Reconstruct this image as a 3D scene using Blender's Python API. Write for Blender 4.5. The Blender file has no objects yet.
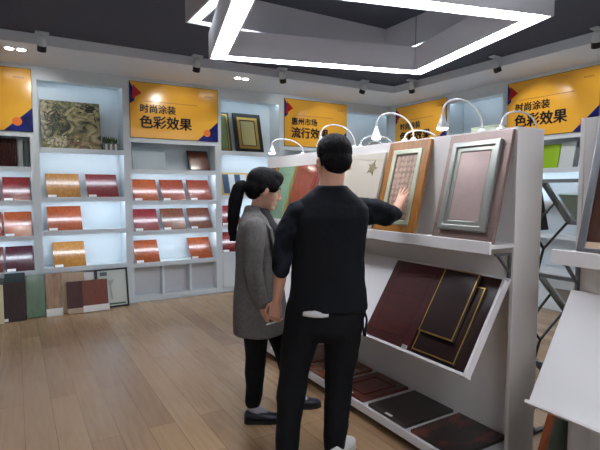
import bpy, bmesh, math, random
from mathutils import Vector, Matrix, Euler, noise as mnoise

random.seed(7)
SC = bpy.context.scene
COL = SC.collection
R = math.radians

# ------------------------------------------------------------------ camera, world, exposure
cam_d = bpy.data.cameras.new('camera')
cam_d.sensor_width = 36.0
cam_d.lens = 476.0 / 600.0 * 36.0
cam_d.clip_start = 0.05
cam = bpy.data.objects.new('camera', cam_d)
COL.objects.link(cam)
cam.location = (0, 0, 1.43)
cam.rotation_euler = (R(90 - 4.2), 0, R(-30.9))
SC.camera = cam

world = bpy.data.worlds.new('world')
SC.world = world
world.use_nodes = True
world.node_tree.nodes['Background'].inputs[0].default_value = (0.5, 0.55, 0.62, 1)
world.node_tree.nodes['Background'].inputs[1].default_value = 0.05

SC.view_settings.view_transform = 'Standard'
SC.view_settings.look = 'None'
SC.view_settings.gamma = 1.0
SC.view_settings.use_curve_mapping = False
SC.view_settings.exposure = 0.96
SC.cycles.use_denoising = True
SC.cycles.max_bounces = 8
SC.cycles.diffuse_bounces = 4
SC.cycles.sample_clamp_indirect = 6.0

RING_E = 27.0        # square ceiling fixtures
SHELF_E = 11.0       # LED strips below the shelves
SPOT_W = 8.5       # track spots
DOWN_W = 3.0        # twin downlights
LAMP_W = .6        # gooseneck lamps

# ------------------------------------------------------------------ materials
def lin(c):
    def f(v):
        v /= 255.0
        return v / 12.92 if v <= 0.04045 else ((v + 0.055) / 1.055) ** 2.4
    return (f(c[0]), f(c[1]), f(c[2]), 1.0)

MATS = {}
def mat(name, rgb, rough=0.5, metal=0.0, emit=0.0, coat=0.0, spec=0.5, alpha=None, trans=0.0,
        var=0.0, vscale=8.0, stretch=(1, 1, 1), rgb2=None, bump=0.0, bscale=40.0, detail=4.0):
    if name in MATS:
        return MATS[name]
    m = bpy.data.materials.new(name)
    m.use_nodes = True
    nt = m.node_tree
    b = nt.nodes['Principled BSDF']
    b.inputs['Base Color'].default_value = lin(rgb)
    b.inputs['Roughness'].default_value = rough
    b.inputs['Metallic'].default_value = metal
    b.inputs['Specular IOR Level'].default_value = spec
    b.inputs['Coat Weight'].default_value = coat
    b.inputs['Coat Roughness'].default_value = 0.12
    b.inputs['Transmission Weight'].default_value = trans
    if alpha is not None:
        b.inputs['Alpha'].default_value = alpha
    if emit > 0:
        b.inputs['Emission Color'].default_value = lin(rgb)
        b.inputs['Emission Strength'].default_value = emit
    if rgb2 is not None or var > 0 or bump > 0:
        tc = nt.nodes.new('ShaderNodeTexCoord')
        mp = nt.nodes.new('ShaderNodeMapping')
        mp.inputs['Scale'].default_value = stretch
        nt.links.new(tc.outputs['Object'], mp.inputs['Vector'])
        if rgb2 is not None:
            nz = nt.nodes.new('ShaderNodeTexNoise')
            nz.inputs['Scale'].default_value = vscale
            nz.inputs['Detail'].default_value = detail
            nt.links.new(mp.outputs[0], nz.inputs['Vector'])
            rp = nt.nodes.new('ShaderNodeValToRGB')
            rp.color_ramp.elements[0].position = 0.5 - 0.5 * max(0.02, 1 - var)
            rp.color_ramp.elements[1].position = 0.5 + 0.5 * max(0.02, 1 - var)
            rp.color_ramp.elements[0].color = lin(rgb)
            rp.color_ramp.elements[1].color = lin(rgb2)
            nt.links.new(nz.outputs['Fac'], rp.inputs[0])
            nt.links.new(rp.outputs[0], b.inputs['Base Color'])
        if bump > 0:
            n2 = nt.nodes.new('ShaderNodeTexNoise')
            n2.inputs['Scale'].default_value = bscale
            nt.links.new(mp.outputs[0], n2.inputs['Vector'])
            bp = nt.nodes.new('ShaderNodeBump')
            bp.inputs['Strength'].default_value = bump
            bp.inputs['Distance'].default_value = 0.01
            nt.links.new(n2.outputs['Fac'], bp.inputs['Height'])
            nt.links.new(bp.outputs[0], b.inputs['Normal'])
    MATS[name] = m
    return m

def wood(name, a, b, rough=0.3, coat=0.3, along='z'):
    st = {'z': (14, 14, 1.2), 'x': (1.2, 14, 14), 'y': (14, 1.2, 14)}[along]
    return mat(name, a, rough, coat=coat, rgb2=b, var=0.6, vscale=3.0, stretch=st)

def floor_mat():
    m = bpy.data.materials.new('oak_planks')
    m.use_nodes = True
    nt = m.node_tree
    b = nt.nodes['Principled BSDF']
    tc = nt.nodes.new('ShaderNodeTexCoord')
    mp = nt.nodes.new('ShaderNodeMapping')
    mp.inputs['Rotation'].default_value = (0, 0, R(90))
    nt.links.new(tc.outputs['Object'], mp.inputs['Vector'])
    br = nt.nodes.new('ShaderNodeTexBrick')
    br.offset = 0.37
    br.inputs['Scale'].default_value = 1.0
    br.inputs['Brick Width'].default_value = 1.2
    br.inputs['Row Height'].default_value = 0.16
    br.inputs['Mortar Size'].default_value = 0.0016
    br.inputs['Mortar Smooth'].default_value = 0.3
    br.inputs['Bias'].default_value = 0.0
    br.inputs['Color1'].default_value = lin((146, 116, 86))
    br.inputs['Color2'].default_value = lin((168, 138, 104))
    br.inputs['Mortar'].default_value = lin((110, 84, 60))
    nt.links.new(mp.outputs[0], br.inputs['Vector'])
    mp2 = nt.nodes.new('ShaderNodeMapping')
    mp2.inputs['Scale'].default_value = (16, 1.3, 1)
    nt.links.new(tc.outputs['Object'], mp2.inputs['Vector'])
    nz = nt.nodes.new('ShaderNodeTexNoise')
    nz.inputs['Scale'].default_value = 2.2
    nz.inputs['Detail'].default_value = 6
    nt.links.new(mp2.outputs[0], nz.inputs['Vector'])
    mx = nt.nodes.new('ShaderNodeMix')
    mx.data_type = 'RGBA'
    mx.blend_type = 'MULTIPLY'
    mx.inputs[0].default_value = 0.55
    rp = nt.nodes.new('ShaderNodeValToRGB')
    rp.color_ramp.elements[0].position = 0.3
    rp.color_ramp.elements[0].color = (0.62, 0.58, 0.55, 1)
    rp.color_ramp.elements[1].position = 0.7
    rp.color_ramp.elements[1].color = (1, 1, 1, 1)
    nt.links.new(nz.outputs['Fac'], rp.inputs[0])
    nt.links.new(br.outputs['Color'], mx.inputs[6])
    nt.links.new(rp.outputs[0], mx.inputs[7])
    nt.links.new(mx.outputs[2], b.inputs['Base Color'])
    b.inputs['Roughness'].default_value = 0.27
    b.inputs['Specular IOR Level'].default_value = 0.55
    return m

M_white = mat('white_laminate', (220, 230, 235), 0.45)
M_greywhite = mat('grey_white_laminate', (205, 207, 211), 0.5)
M_wall = mat('wall_paint', (214, 214, 216), 0.8)
M_soffit = mat('soffit_paint', (232, 240, 250), 0.8)
M_ceil = mat('dark_ceiling_paint', (72, 76, 90), 0.85)
M_stand = mat('stand_laminate', (214, 211, 210), 0.5)
M_floor = floor_mat()
M_led = mat('shelf_led', (234, 244, 255), 0.5, emit=SHELF_E)
M_ledsoft = mat('shelf_led_soft', (222, 240, 255), 0.5, emit=5.0)
M_ring = mat('ring_diffuser', (240, 245, 255), 0.5, emit=RING_E)
M_ringbody = mat('ring_housing', (226, 227, 232), 0.6)
M_black = mat('black_plastic', (16, 16, 18), 0.4)
M_chrome = mat('brushed_steel', (170, 172, 176), 0.3, metal=1.0)
M_greymetal = mat('grey_metal', (110, 112, 116), 0.4, metal=0.7)
M_tag = mat('white_card', (235, 235, 232), 0.6)
M_skin = mat('skin', (196, 146, 120), 0.5, rgb2=(205, 156, 130), var=0.4, vscale=12)
M_hair = mat('black_hair', (9, 8, 10), 0.7, spec=.12, rgb2=(17, 15, 16), var=0.5, vscale=30, stretch=(1, 1, .25), bump=0.35, bscale=80)
M_gold = mat('gold_trim', (196, 160, 84), 0.3, metal=0.8)

# ------------------------------------------------------------------ mesh helpers
def box(bm, x0, x1, y0, y1, z0, z1, M=None):
    co = [(x0, y0, z0), (x1, y0, z0), (x1, y1, z0), (x0, y1, z0), (x0, y0, z1), (x1, y0, z1), (x1, y1, z1), (x0, y1, z1)]
    v = [bm.verts.new(M @ Vector(c) if M else c) for c in co]
    for f in ((0, 3, 2, 1), (4, 5, 6, 7), (0, 1, 5, 4), (1, 2, 6, 5), (2, 3, 7, 6), (3, 0, 4, 7)):
        bm.faces.new([v[i] for i in f])

def frame_rect(bm, x0, x1, z0, z1, w, y0, y1, M=None):
    """picture-frame of four mitred bars in the XZ plane, thickness y0..y1"""
    o = [(x0, z0), (x1, z0), (x1, z1), (x0, z1)]
    i = [(x0 + w, z0 + w), (x1 - w, z0 + w), (x1 - w, z1 - w), (x0 + w, z1 - w)]
    T = (lambda p: M @ Vector(p)) if M else (lambda p: p)
    vo0 = [bm.verts.new(T((a, y0, b))) for a, b in o]
    vi0 = [bm.verts.new(T((a, y0, b))) for a, b in i]
    vo1 = [bm.verts.new(T((a, y1, b))) for a, b in o]
    vi1 = [bm.verts.new(T((a, y1, b))) for a, b in i]
    for k in range(4):
        n = (k + 1) % 4
        bm.faces.new((vo0[k], vo0[n], vi0[n], vi0[k]))
        bm.faces.new((vo1[n], vo1[k], vi1[k], vi1[n]))
        bm.faces.new((vo0[n], vo0[k], vo1[k], vo1[n]))
        bm.faces.new((vi0[k], vi0[n], vi1[n], vi1[k]))

def prism(bm, pts, axis_fn, a, b):
    """extrude 2D polygon pts from a to b; axis_fn(u, v, w) -> xyz"""
    A = [bm.verts.new(axis_fn(u, v, a)) for u, v in pts]
    B = [bm.verts.new(axis_fn(u, v, b)) for u, v in pts]
    n = len(pts)
    bm.faces.new(A[::-1])
    bm.faces.new(B)
    for k in range(n):
        bm.faces.new((A[k], A[(k + 1) % n], B[(k + 1) % n], B[k]))

def loft(bm, rings):
    R_ = [[bm.verts.new(p) for p in ring] for ring in rings]
    n = len(R_[0])
    for a, b in zip(R_, R_[1:]):
        for k in range(n):
            bm.faces.new((a[k], a[(k + 1) % n], b[(k + 1) % n], b[k]))
    bm.faces.new(R_[0][::-1])
    bm.faces.new(R_[-1])

def tube(bm, pts, radii, n=12):
    pts = [Vector(p) for p in pts]
    if not hasattr(radii, '__len__'):
        radii = [radii] * len(pts)
    rings = []
    ref = None
    for i, p in enumerate(pts):
        t = (pts[min(i + 1, len(pts) - 1)] - pts[max(i - 1, 0)]).normalized()
        if ref is None:
            ref = Vector((0, 0, 1)) if abs(t.z) < 0.9 else Vector((1, 0, 0))
        u = (ref - t * ref.dot(t)).normalized()
        v = t.cross(u)
        ref = u
        rings.append([p + (u * math.cos(2 * math.pi * k / n) + v * math.sin(2 * math.pi * k / n)) * radii[i] for k in range(n)])
    loft(bm, rings)

def ellipsoid(bm, c, r, M=None, seg=16, rg=10):
    c = Vector(c)
    T = Matrix.Translation(c) @ Matrix.Diagonal((r[0], r[1], r[2], 1))
    if M:
        T = M @ T
    bmesh.ops.create_uvsphere(bm, u_segments=seg, v_segments=rg, radius=1.0, matrix=T)

def capsules(bm, pts, radii, n=14):
    """tapered limb with round joints"""
    tube(bm, pts, radii, n)
    for p, r in zip(pts, radii):
        ellipsoid(bm, p, (r, r, r), seg=14, rg=8)

def spline(pts, n=8):
    P = [Vector(p) for p in pts]
    P = [P[0] * 2 - P[1]] + P + [P[-1] * 2 - P[-2]]
    out = []
    for i in range(1, len(P) - 2):
        for k in range(n):
            t = k / n
            a, b, c, d = P[i - 1], P[i], P[i + 1], P[i + 2]
            out.append(0.5 * ((2 * b) + (c - a) * t + (2 * a - 5 * b + 4 * c - d) * t * t + (3 * b - a - 3 * c + d) * t ** 3))
    out.append(P[-2])
    return out

def NB():
    return bmesh.new()

def link(name, me, parent=None):
    o = bpy.data.objects.new(name, me)
    COL.objects.link(o)
    if parent:
        o.parent = parent
    return o

def obj(name, bm, material, parent=None, bevel=0.0, smooth=False, loc=None):
    bmesh.ops.recalc_face_normals(bm, faces=bm.faces)
    me = bpy.data.meshes.new(name)
    bm.to_mesh(me)
    bm.free()
    if smooth:
        for p in me.polygons:
            p.use_smooth = True
    if material:
        for mm in (material if isinstance(material, (list, tuple)) else [material]):
            me.materials.append(mm)
    o = link(name, me, parent)
    if loc:
        o.location = loc
    if bevel > 0:
        md = o.modifiers.new('bevel', 'BEVEL')
        md.width = bevel
        md.segments = 2
        md.limit_method = 'ANGLE'
    return o

def part_box(name, x0, x1, y0, y1, z0, z1, material, parent, bevel=0.0, M=None):
    bm = NB()
    box(bm, x0, x1, y0, y1, z0, z1, M)
    return obj(name, bm, material, parent, bevel)

def thing(name, label, cat, loc=(0, 0, 0), rotz=0.0, group=None):
    o = bpy.data.objects.new(name, None)
    COL.objects.link(o)
    o.location = loc
    o.rotation_euler = (0, 0, rotz)
    o.empty_display_size = 0.1
    o['label'] = label
    o['category'] = cat
    if group:
        o['group'] = group
    return o

def tag(o, label, cat, group=None):
    o['label'] = label
    o['category'] = cat
    if group:
        o['group'] = group
    return o

def struct(name, bm, m, label=None, cat=None):
    o = obj(name, bm, m)
    o['kind'] = 'structure'
    if label:
        o['label'] = label
        o['category'] = cat
    return o

def remeshed(name, bm, material, parent, voxel=0.008, smooth=4, wrinkle=0.0, wscale=9.0, wst=(1, 1, 1)):
    bmesh.ops.recalc_face_normals(bm, faces=bm.faces)
    me = bpy.data.meshes.new('tmp')
    bm.to_mesh(me)
    bm.free()
    o = bpy.data.objects.new(name, me)
    COL.objects.link(o)
    md = o.modifiers.new('r', 'REMESH')
    md.mode = 'VOXEL'
    md.voxel_size = voxel
    md.use_smooth_shade = True
    sm = o.modifiers.new('s', 'SMOOTH')
    sm.factor = 0.5
    sm.iterations = smooth
    dg = bpy.context.evaluated_depsgraph_get()
    new = bpy.data.meshes.new_from_object(o.evaluated_get(dg))
    o.modifiers.clear()
    o.data = new
    new.name = name
    bpy.data.meshes.remove(me)
    if wrinkle > 0:
        nrm = [v.normal.copy() for v in new.vertices]
        for v, nn in zip(new.vertices, nrm):
            q = Vector((v.co.x * wst[0], v.co.y * wst[1], v.co.z * wst[2])) * wscale
            h = mnoise.noise(q) + 0.5 * mnoise.noise(q * 2.3)
            v.co += nn * (h * wrinkle)
    for p in new.polygons:
        p.use_smooth = True
    new.materials.clear()
    new.materials.append(material)
    o.parent = parent
    return o

def text_mesh(name, body, size, material, parent, loc, bold=0.02, align='LEFT', depth=0.002):
    c = bpy.data.curves.new('txt', 'FONT')
    c.body = body
    c.size = size
    c.extrude = depth
    c.align_x = align
    t = bpy.data.objects.new('txt', c)
    COL.objects.link(t)
    dg = bpy.context.evaluated_depsgraph_get()
    me = bpy.data.meshes.new_from_object(t.evaluated_get(dg))
    bpy.data.objects.remove(t)
    bpy.data.curves.remove(c)
    if bold > 0:
        bmt = bmesh.new()
        for dx, dy in ((0, 0), (1, 0), (-1, 0), (0, .7), (0, -.7)):
            me2 = me.copy()
            me2.transform(Matrix.Translation((dx * bold * size, dy * bold * size, abs(dx) * .0002 + abs(dy) * .0003)))
            bmt.from_mesh(me2)
            bpy.data.meshes.remove(me2)
        bmt.to_mesh(me)
        bmt.free()
    me.transform(Matrix.Rotation(R(90), 4, 'X'))
    me.name = name
    me.materials.clear()
    me.materials.append(material)
    o = link(name, me, parent)
    o.location = loc
    return o

# ------------------------------------------------------------------ the room
YF, XF = 6.2, 5.45            # fronts of the built-in display units
YW, XW = 6.54, 5.79           # the walls behind them
XL, YR = -1.6, -2.2
CZ, SZ = 2.92, 2.82           # ceiling and soffit
SY, SX = 5.30, 4.75           # soffit edge

bm = NB(); box(bm, XL, XW, YR, YW, -0.08, 0.0); struct('floor', bm, M_floor)
bm = NB(); box(bm, XL, XW, YR, YW, CZ, CZ + 0.08); struct('ceiling', bm, M_ceil)
bm = NB(); box(bm, XL, XW, YW, YW + 0.1, 0, CZ); struct('wall_back', bm, M_wall)
bm = NB(); box(bm, XW, XW + 0.1, YR, YW, 0, CZ); struct('wall_right', bm, M_wall)
bm = NB(); box(bm, XL - 0.1, XL, YR, YW, 0, CZ); struct('wall_left', bm, M_wall)
bm = NB(); box(bm, XL, XW, YR - 0.1, YR, 0, CZ); struct('wall_rear', bm, M_wall)
bm = NB()
prism(bm, [(XL, YW), (XL, SY), (SX, SY), (SX, YR), (XW, YR), (XW, YW)], lambda u, v, w: (u, v, w), SZ, CZ)
struct('trim_1', bm, M_soffit)

# ------------------------------------------------------------------ built-in display units
UNITS = {}
def shelf_unit(key, label, ox, oy, rotz, w, levels, header, base, depth=0.32, led=None):
    """local: x to the right, y into the wall, front at y=0"""
    root = thing('display_shelf_unit', label, 'display unit', (ox, oy, 0), rotz, 'white built-in display shelf units')
    UNITS[key] = root
    s = 0.045
    zt = SZ
    part_box('side_panel', 0, s, 0, depth, 0, zt, M_white, root, 0.002)
    part_box('side_panel', w - s, w, 0, depth, 0, zt, M_white, root, 0.002)
    part_box('back_panel', s, w - s, depth - 0.02, depth, 0, zt, M_white, root)
    part_box('header', s, w - s, 0, depth - 0.02, header, zt, M_white, root, 0.002)
    for z in levels:
        bm = NB()
        box(bm, s, w - s, 0.012, depth - 0.02, z - 0.028, z)
        box(bm, s, w - s, 0, 0.012, z - 0.045, z + 0.012)
        sh = obj('shelf', bm, M_white, root)
    for z in (levels[1:-1] if led == 'low' else led if led is not None else levels[1:]):
        part_box('light_strip', s + 0.02, w - s - 0.02, 0.016, 0.036, z - 0.038, z - 0.0285, M_led, root)
    if header < 2.75:
        part_box('valance', s, w - s, 0, 0.012, header - 0.03, header, M_white, root)
        part_box('light_strip', s + 0.02, w - s - 0.02, 0.016, 0.03, header - 0.012, header - 0.0005, M_ledsoft, root)
    if base == 'cubbies':
        z0 = levels[0] - 0.028
        part_box('plinth', s, w - s, 0.01, depth - 0.02, 0, 0.07, M_white, root)
        for k in (1, 2):
            x = s + (w - 2 * s) * k / 3
            part_box('divider', x - 0.014, x + 0.014, 0.004, depth - 0.02, 0.07, z0, M_white, root)
        part_box('recessed_panel', s, w - s, 0.13, 0.145, 0.07, z0, M_greywhite, root)
    elif base == 'panel':
        z0 = levels[0] - 0.028
        part_box('plinth', s, w - s, 0.02, depth - 0.02, 0, 0.06, M_white, root)
        part_box('door', s + 0.003, w / 2 - 0.002, 0.0, 0.018, 0.06, z0 - 0.018, M_white, root, 0.002)
        part_box('door', w / 2 + 0.002, w - s - 0.003, 0.0, 0.018, 0.06, z0 - 0.018, M_white, root, 0.002)
    return root

B = R(-90)
shelf_unit('U0', 'white display unit at the left edge of the photo, dark boards in its niche', -0.95, YF, 0, 1.165, [.50, .90, 1.30, 1.68, 2.07], 2.77, 'cubbies', led='low')
shelf_unit('U1', 'white display unit holding the wide olive painting in its top niche', .215, YF, 0, 1.005, [.51, .945, 1.335, 1.905], 2.70, 'cubbies')
shelf_unit('U2', 'white display unit with three rows of red-brown boards and open cubbies', 1.22, YF, 0, 1.19, [.49, .90, 1.285, 1.68, 2.07], 2.77, 'cubbies', led='low')
shelf_unit('U3', 'white display unit with black-gold framed panel in its top niche', 2.41, YF, 0, .99, [.55, .93, 1.35, 1.96], 2.70, 'panel')
shelf_unit('U4', 'white display unit under the orange sign behind the man', 3.40, YF, 0, 1.17, [.50, .90, 1.30, 1.68, 2.07], 2.77, 'panel', led='low')
shelf_unit('U5', 'white display unit in the room corner with empty top niche', 4.57, YF, 0, .88, [.51, .93, 1.33, 1.9], 2.70, 'panel')
shelf_unit('R0', 'white display unit on the right wall nearest the corner, behind the arched lamps', XF, 6.05, B, 1.12, [.50, .90, 1.30, 1.68, 2.07], 2.77, 'panel', led='low')
shelf_unit('R1', 'white display unit on the right wall between two orange signs', XF, 4.93, B, .96, [.51, .93, 1.33, 1.9], 2.70, 'panel')
shelf_unit('R2', 'white display unit on the right wall holding the lime green board', XF, 3.97, B, 1.17, [.50, .90, 1.30, 1.68, 2.07], 2.77, 'panel', led=[1.68])
shelf_unit('R3', 'white display unit at the right edge of the photo, partly outside it', XF, 2.80, B, .96, [.51, .93, 1.33, 1.9], 2.70, 'panel')

def upos(key, x, y, z):
    u = UNITS[key]
    c, s = math.cos(u.rotation_euler.z), math.sin(u.rotation_euler.z)
    return (u.location.x + c * x - s * y, u.location.y + s * x + c * y, z), u.rotation_euler.z

bm = NB(); box(bm, XF + .001, XW, 6.052, YW, 0, SZ); struct('trim_2', bm, M_white)

# ------------------------------------------------------------------ orange signs
M_orange = mat('sign_orange', (246, 178, 60), 0.2, rgb2=(250, 192, 70), var=0.3, vscale=1.5)
M_ink = mat('sign_black', (22, 18, 20), 0.4)
M_navy = mat('sign_navy', (14, 14, 40), 0.25, rgb2=(30, 44, 150), var=0.5, vscale=9)
M_red = mat('sign_red', (190, 34, 34), 0.25)
M_dim = mat('sign_small_print', (196, 128, 40), 0.4)
M_coral = mat('sign_coral', (245, 130, 50), 0.3)

def sign(key, w, label, line1, line2):
    loc, rz = upos(key, 0.04, -0.016, 2.085)
    W, H = w - 0.05, 0.685
    root = thing('sign_board', label, 'sign', loc, rz, 'orange banner signs along the shelves')
    part_box('panel', 0, W, 0, 0.014, 0, H, M_orange, root, 0.002)
    part_box('edge_trim', -0.004, W + 0.004, 0.004, 0.0155, -0.004, H + 0.004, M_ink, root)
    f = lambda u, v, d: (u, d, v)
    bm = NB(); prism(bm, [(0, H), (0, .60 * H), (.045 * W, .66 * H), (.06 * W, .80 * H)], f, -0.0012, 0.001)
    obj('corner_motif', bm, M_navy, root)
    bm = NB(); prism(bm, [(.02 * W, .68 * H), (.125 * W, .80 * H), (.035 * W, .94 * H)], f, -0.0024, 0.001)
    obj('corner_motif', bm, M_red, root)
    bm = NB(); prism(bm, [(.75 * W, 0), (W, 0), (W, .38 * H), (.93 * W, .27 * H)], f, -0.0012, 0.001)
    obj('corner_motif', bm, M_navy, root)
    bm = NB()
    prism(bm, [(.865 * W + .048 * math.cos(a * .3142), .15 * H + .048 * math.sin(a * .3142)) for a in range(20)], f, -0.0024, 0.001)
    obj('dot_motif', bm, M_coral, root)
    if line1:
        text_mesh('lettering', line1, 0.114, M_ink, root, (.10 * W, -0.002, .47 * H), bold=0.026)
        text_mesh('lettering', line2, 0.168, M_ink, root, (.095 * W, -0.002, .20 * H), bold=0.034)
        bm = NB()
        rr = random.Random(3)
        x = .15 * W
        while x < .76 * W:
            d = .008 + .01 * rr.random()
            box(bm, x, x + d, -0.001, 0.001, .655 * H, .672 * H)
            x += d + .005
        obj('small_print', bm, M_dim, root)
    bm = NB()
    for k in range(5):
        box(bm, .845 * W + k * .022, .845 * W + k * .022 + .016, -0.001, 0.001, .84 * H, .865 * H)
    obj('logo', bm, M_dim, root)
    return root

sign('U0', 1.165, 'orange sign cut off by the left edge of the photo', '', '')
sign('U2', 1.19, 'orange sign reading 时尚涂装 色彩效果 left of the framed panels', '时尚涂装', '色彩效果')
sign('U4', 1.17, 'orange sign reading 惠州市场 流行效果 above the man', '惠州市场', '流行效果')
sign('R0', 1.12, 'orange sign in the room corner behind the white arched lamps', '时尚涂装', '色彩效果')
sign('R2', 1.17, 'bright orange-yellow sign reading 时尚涂装 色彩效果 on the right wall', '时尚涂装', '色彩效果')

# ------------------------------------------------------------------ sample boards
def gloss(name, a, b, along='z', rough=0.22):
    return wood(name, a, b, rough=rough, coat=0.5, along=along)
W_yell = gloss('yellow_oak', (150, 98, 42), (178, 126, 62))
W_red = gloss('red_stain', (96, 24, 26), (120, 38, 36))
W_orange = gloss('orange_cherry', (138, 62, 30), (160, 80, 42))
W_purple = gloss('purple_stain', (58, 20, 34), (80, 32, 46))
W_brown = gloss('walnut_brown', (88, 46, 34), (112, 64, 46))
W_rust = gloss('rust_brown', (122, 52, 36), (142, 66, 46))
W_crim = gloss('crimson_stain', (108, 28, 34), (128, 42, 46))
W_dark = gloss('dark_walnut', (48, 24, 22), (66, 36, 30))
W_plum = gloss('plum_brown', (86, 44, 44), (110, 62, 58))

BOARD_MESH = {}
def sample_board(key, x, z, w, h, m, label, tilt=35.0, y0=0.03, t=0.014, with_tag=True, name='sample_board', cat='sample board', group='glossy wood finish sample boards'):
    loc, rz = upos(key, x, y0, z)
    return lean_board(loc, rz, w, h, m, label, tilt, t, with_tag, name, cat, group)

def lean_board(loc, rz, w, h, m, label, tilt=20.0, t=0.014, with_tag=True, name='sample_board', cat='sample board', group='glossy wood finish sample boards'):
    root = thing(name, label, cat, loc, rz, group)
    Mx = Matrix.Translation((0, 0, t * math.sin(R(tilt)) + 0.001)) @ Matrix.Rotation(R(-tilt), 4, 'X')
    bm = NB(); box(bm, 0, w, 0, t, 0, h, Mx)
    obj('board', bm, m, root, 0.002)
    if with_tag:
        bm = NB(); box(bm, 0.012, min(0.10, w * .35), -0.0035, 0.0, 0.004, 0.036, Mx)
        obj('name_tag', bm, M_tag, root)
    return root

# left unit, three rows
sample_board('U0', .835, .90, .275, .33, W_orange, 'orange board in second row from bottom beside the left photo edge, right one', )
sample_board('U0', .54, .90, .275, .33, W_rust, 'orange-brown board cut by the left photo edge, in second row from bottom')
sample_board('U0', .835, 1.30, .275, .33, W_red, 'dark red board in the upper row under the left-edge sign')
sample_board('U0', .54, 1.30, .275, .33, W_orange, 'orange board cut by the left photo edge, in the upper row')
sample_board('U0', .835, .50, .275, .33, W_purple, 'purple-brown board in the bottom row above the leaning floor boards, right one')
sample_board('U0', .54, .50, .275, .33, W_plum, 'plum brown board cut by the left photo edge, in the bottom row')
sample_board('U0', .66, 1.68, .33, .33, W_dark, 'near-black board in the niche under the left-edge sign', tilt=10, with_tag=False)
sample_board('U0', 1.0, 1.68, .05, .31, mat('pale_grey_board', (150, 158, 158), .4), 'narrow pale grey strip board beside the near-black board', tilt=8, with_tag=False)
sample_board('U0', 1.06, 1.68, .045, .30, mat('dark_green_grey', (56, 70, 70), .4), 'narrow dark green-grey strip board at niche end under left-edge sign', tilt=8, with_tag=False)
# painting unit
sample_board('U1', .105, 1.335, .36, .345, W_yell, 'yellow-brown board directly under the wide olive painting, left one')
sample_board('U1', .54, 1.335, .36, .345, W_crim, 'crimson board under the wide olive painting, right one')
sample_board('U1', .105, .945, .37, .345, W_orange, 'orange-brown board alone on the middle shelf under the painting')
sample_board('U1', .15, .51, .35, .345, W_yell, 'yellow-brown board alone on the lowest shelf under the painting')
# red-brown unit
row = [(.075, 1.285, W_orange, 'orange-brown board in top row under the left readable sign, leftmost'),
       (.435, 1.285, W_rust, 'rust board in top row under the left readable sign, middle one'),
       (.80, 1.285, W_rust, 'rust-brown board in top row under the left readable sign, rightmost'),
       (.075, .90, W_crim, 'crimson board in middle row above the orange cherry board'),
       (.435, .90, W_brown, 'walnut brown board in the middle of the middle row'),
       (.80, .90, W_brown, 'walnut brown board at right end of the middle row'),
       (.075, .49, W_orange, 'orange cherry board in lowest row above left open cubby'),
       (.80, .49, W_orange, 'orange cherry board in lowest row above right open cubby')]
for x, z, m, l in row:
    sample_board('U2', x, z, .31, .335, m, l)
sample_board('U2', .07, 1.68, .42, .31, mat('ice_grey_board', (168, 186, 192), .45), 'pale ice-grey board in niche under the left readable sign', tilt=20, with_tag=False)
t_ = sample_board('U2', .80, 1.68, .29, .315, M_black, 'dark-framed brown tile standing in niche under the left readable sign', tilt=28, with_tag=False)
Mx = Matrix.Translation((0, 0, .014 * math.sin(R(28)) + 0.001)) @ Matrix.Rotation(R(-28), 4, 'X')
bm = NB(); box(bm, .022, .268, -.003, .001, .022, .293, Mx); obj('tile_face', bm, W_brown, t_)
# award unit
sample_board('U3', .06, .93, .30, .33, W_crim, 'crimson board just behind the woman, upper of two')
sample_board('U3', .06, .55, .30, .33, W_red, 'glossy red board just behind the woman, lower of two')
# corner and right wall
for x, m, l in ((.08, W_rust, 'rust board on corner unit shelf, left one'), (.45, W_yell, 'yellow-brown board on corner unit shelf, right one')):
    sample_board('U5', x, 1.33, .33, .34, m, l)
M_lime = mat('lime_board', (150, 190, 40), .35)
M_pale = mat('pale_board', (206, 214, 214), .35)
sample_board('R2', .47, 1.68, .22, .30, M_lime, 'lime green board under the sign on the right wall', tilt=14, with_tag=False)
sample_board('R2', .70, 1.68, .17, .31, M_pale, 'pale white board beside the lime green board', tilt=14, with_tag=False)
sample_board('R2', .875, 1.68, .05, .36, mat('slate_strip', (84, 90, 104), .4), 'slate grey strip board between two pale boards on right wall', tilt=18, with_tag=False)
sample_board('R2', .93, 1.68, .18, .30, mat('ice_board', (196, 210, 216), .35), 'pale bluish board at right end of niche on the right wall', tilt=14, with_tag=False)
sample_board('R1', .50, 1.9, .34, .30, mat('mint_board', (186, 204, 186), .35), 'pale mint board in niche left of the right-wall sign', tilt=10, with_tag=False)

# striped board behind the woman
loc, rz = upos('U3', .055, .06, 1.35)
root = thing('striped_board', 'board with blue and white stripes in pale wood frame above the woman', 'sample board', loc, rz)
Mx = Matrix.Translation((0, 0, .006)) @ Matrix.Rotation(R(-18), 4, 'X')
bm = NB(); box(bm, 0, .46, 0, .014, 0, .34, Mx); obj('board', bm, mat('pale_wood', (206, 176, 118), .35), root)
for k, c in enumerate(((70, 92, 118), (214, 222, 226), (70, 92, 118), (206, 216, 222))):
    bm = NB(); box(bm, .055 + k * .09, .145 + k * .09, -.003, 0, .03, .31, Mx)
    obj('stripe', bm, mat('stripe_%d' % (c[0]), c, .3), root)

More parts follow.
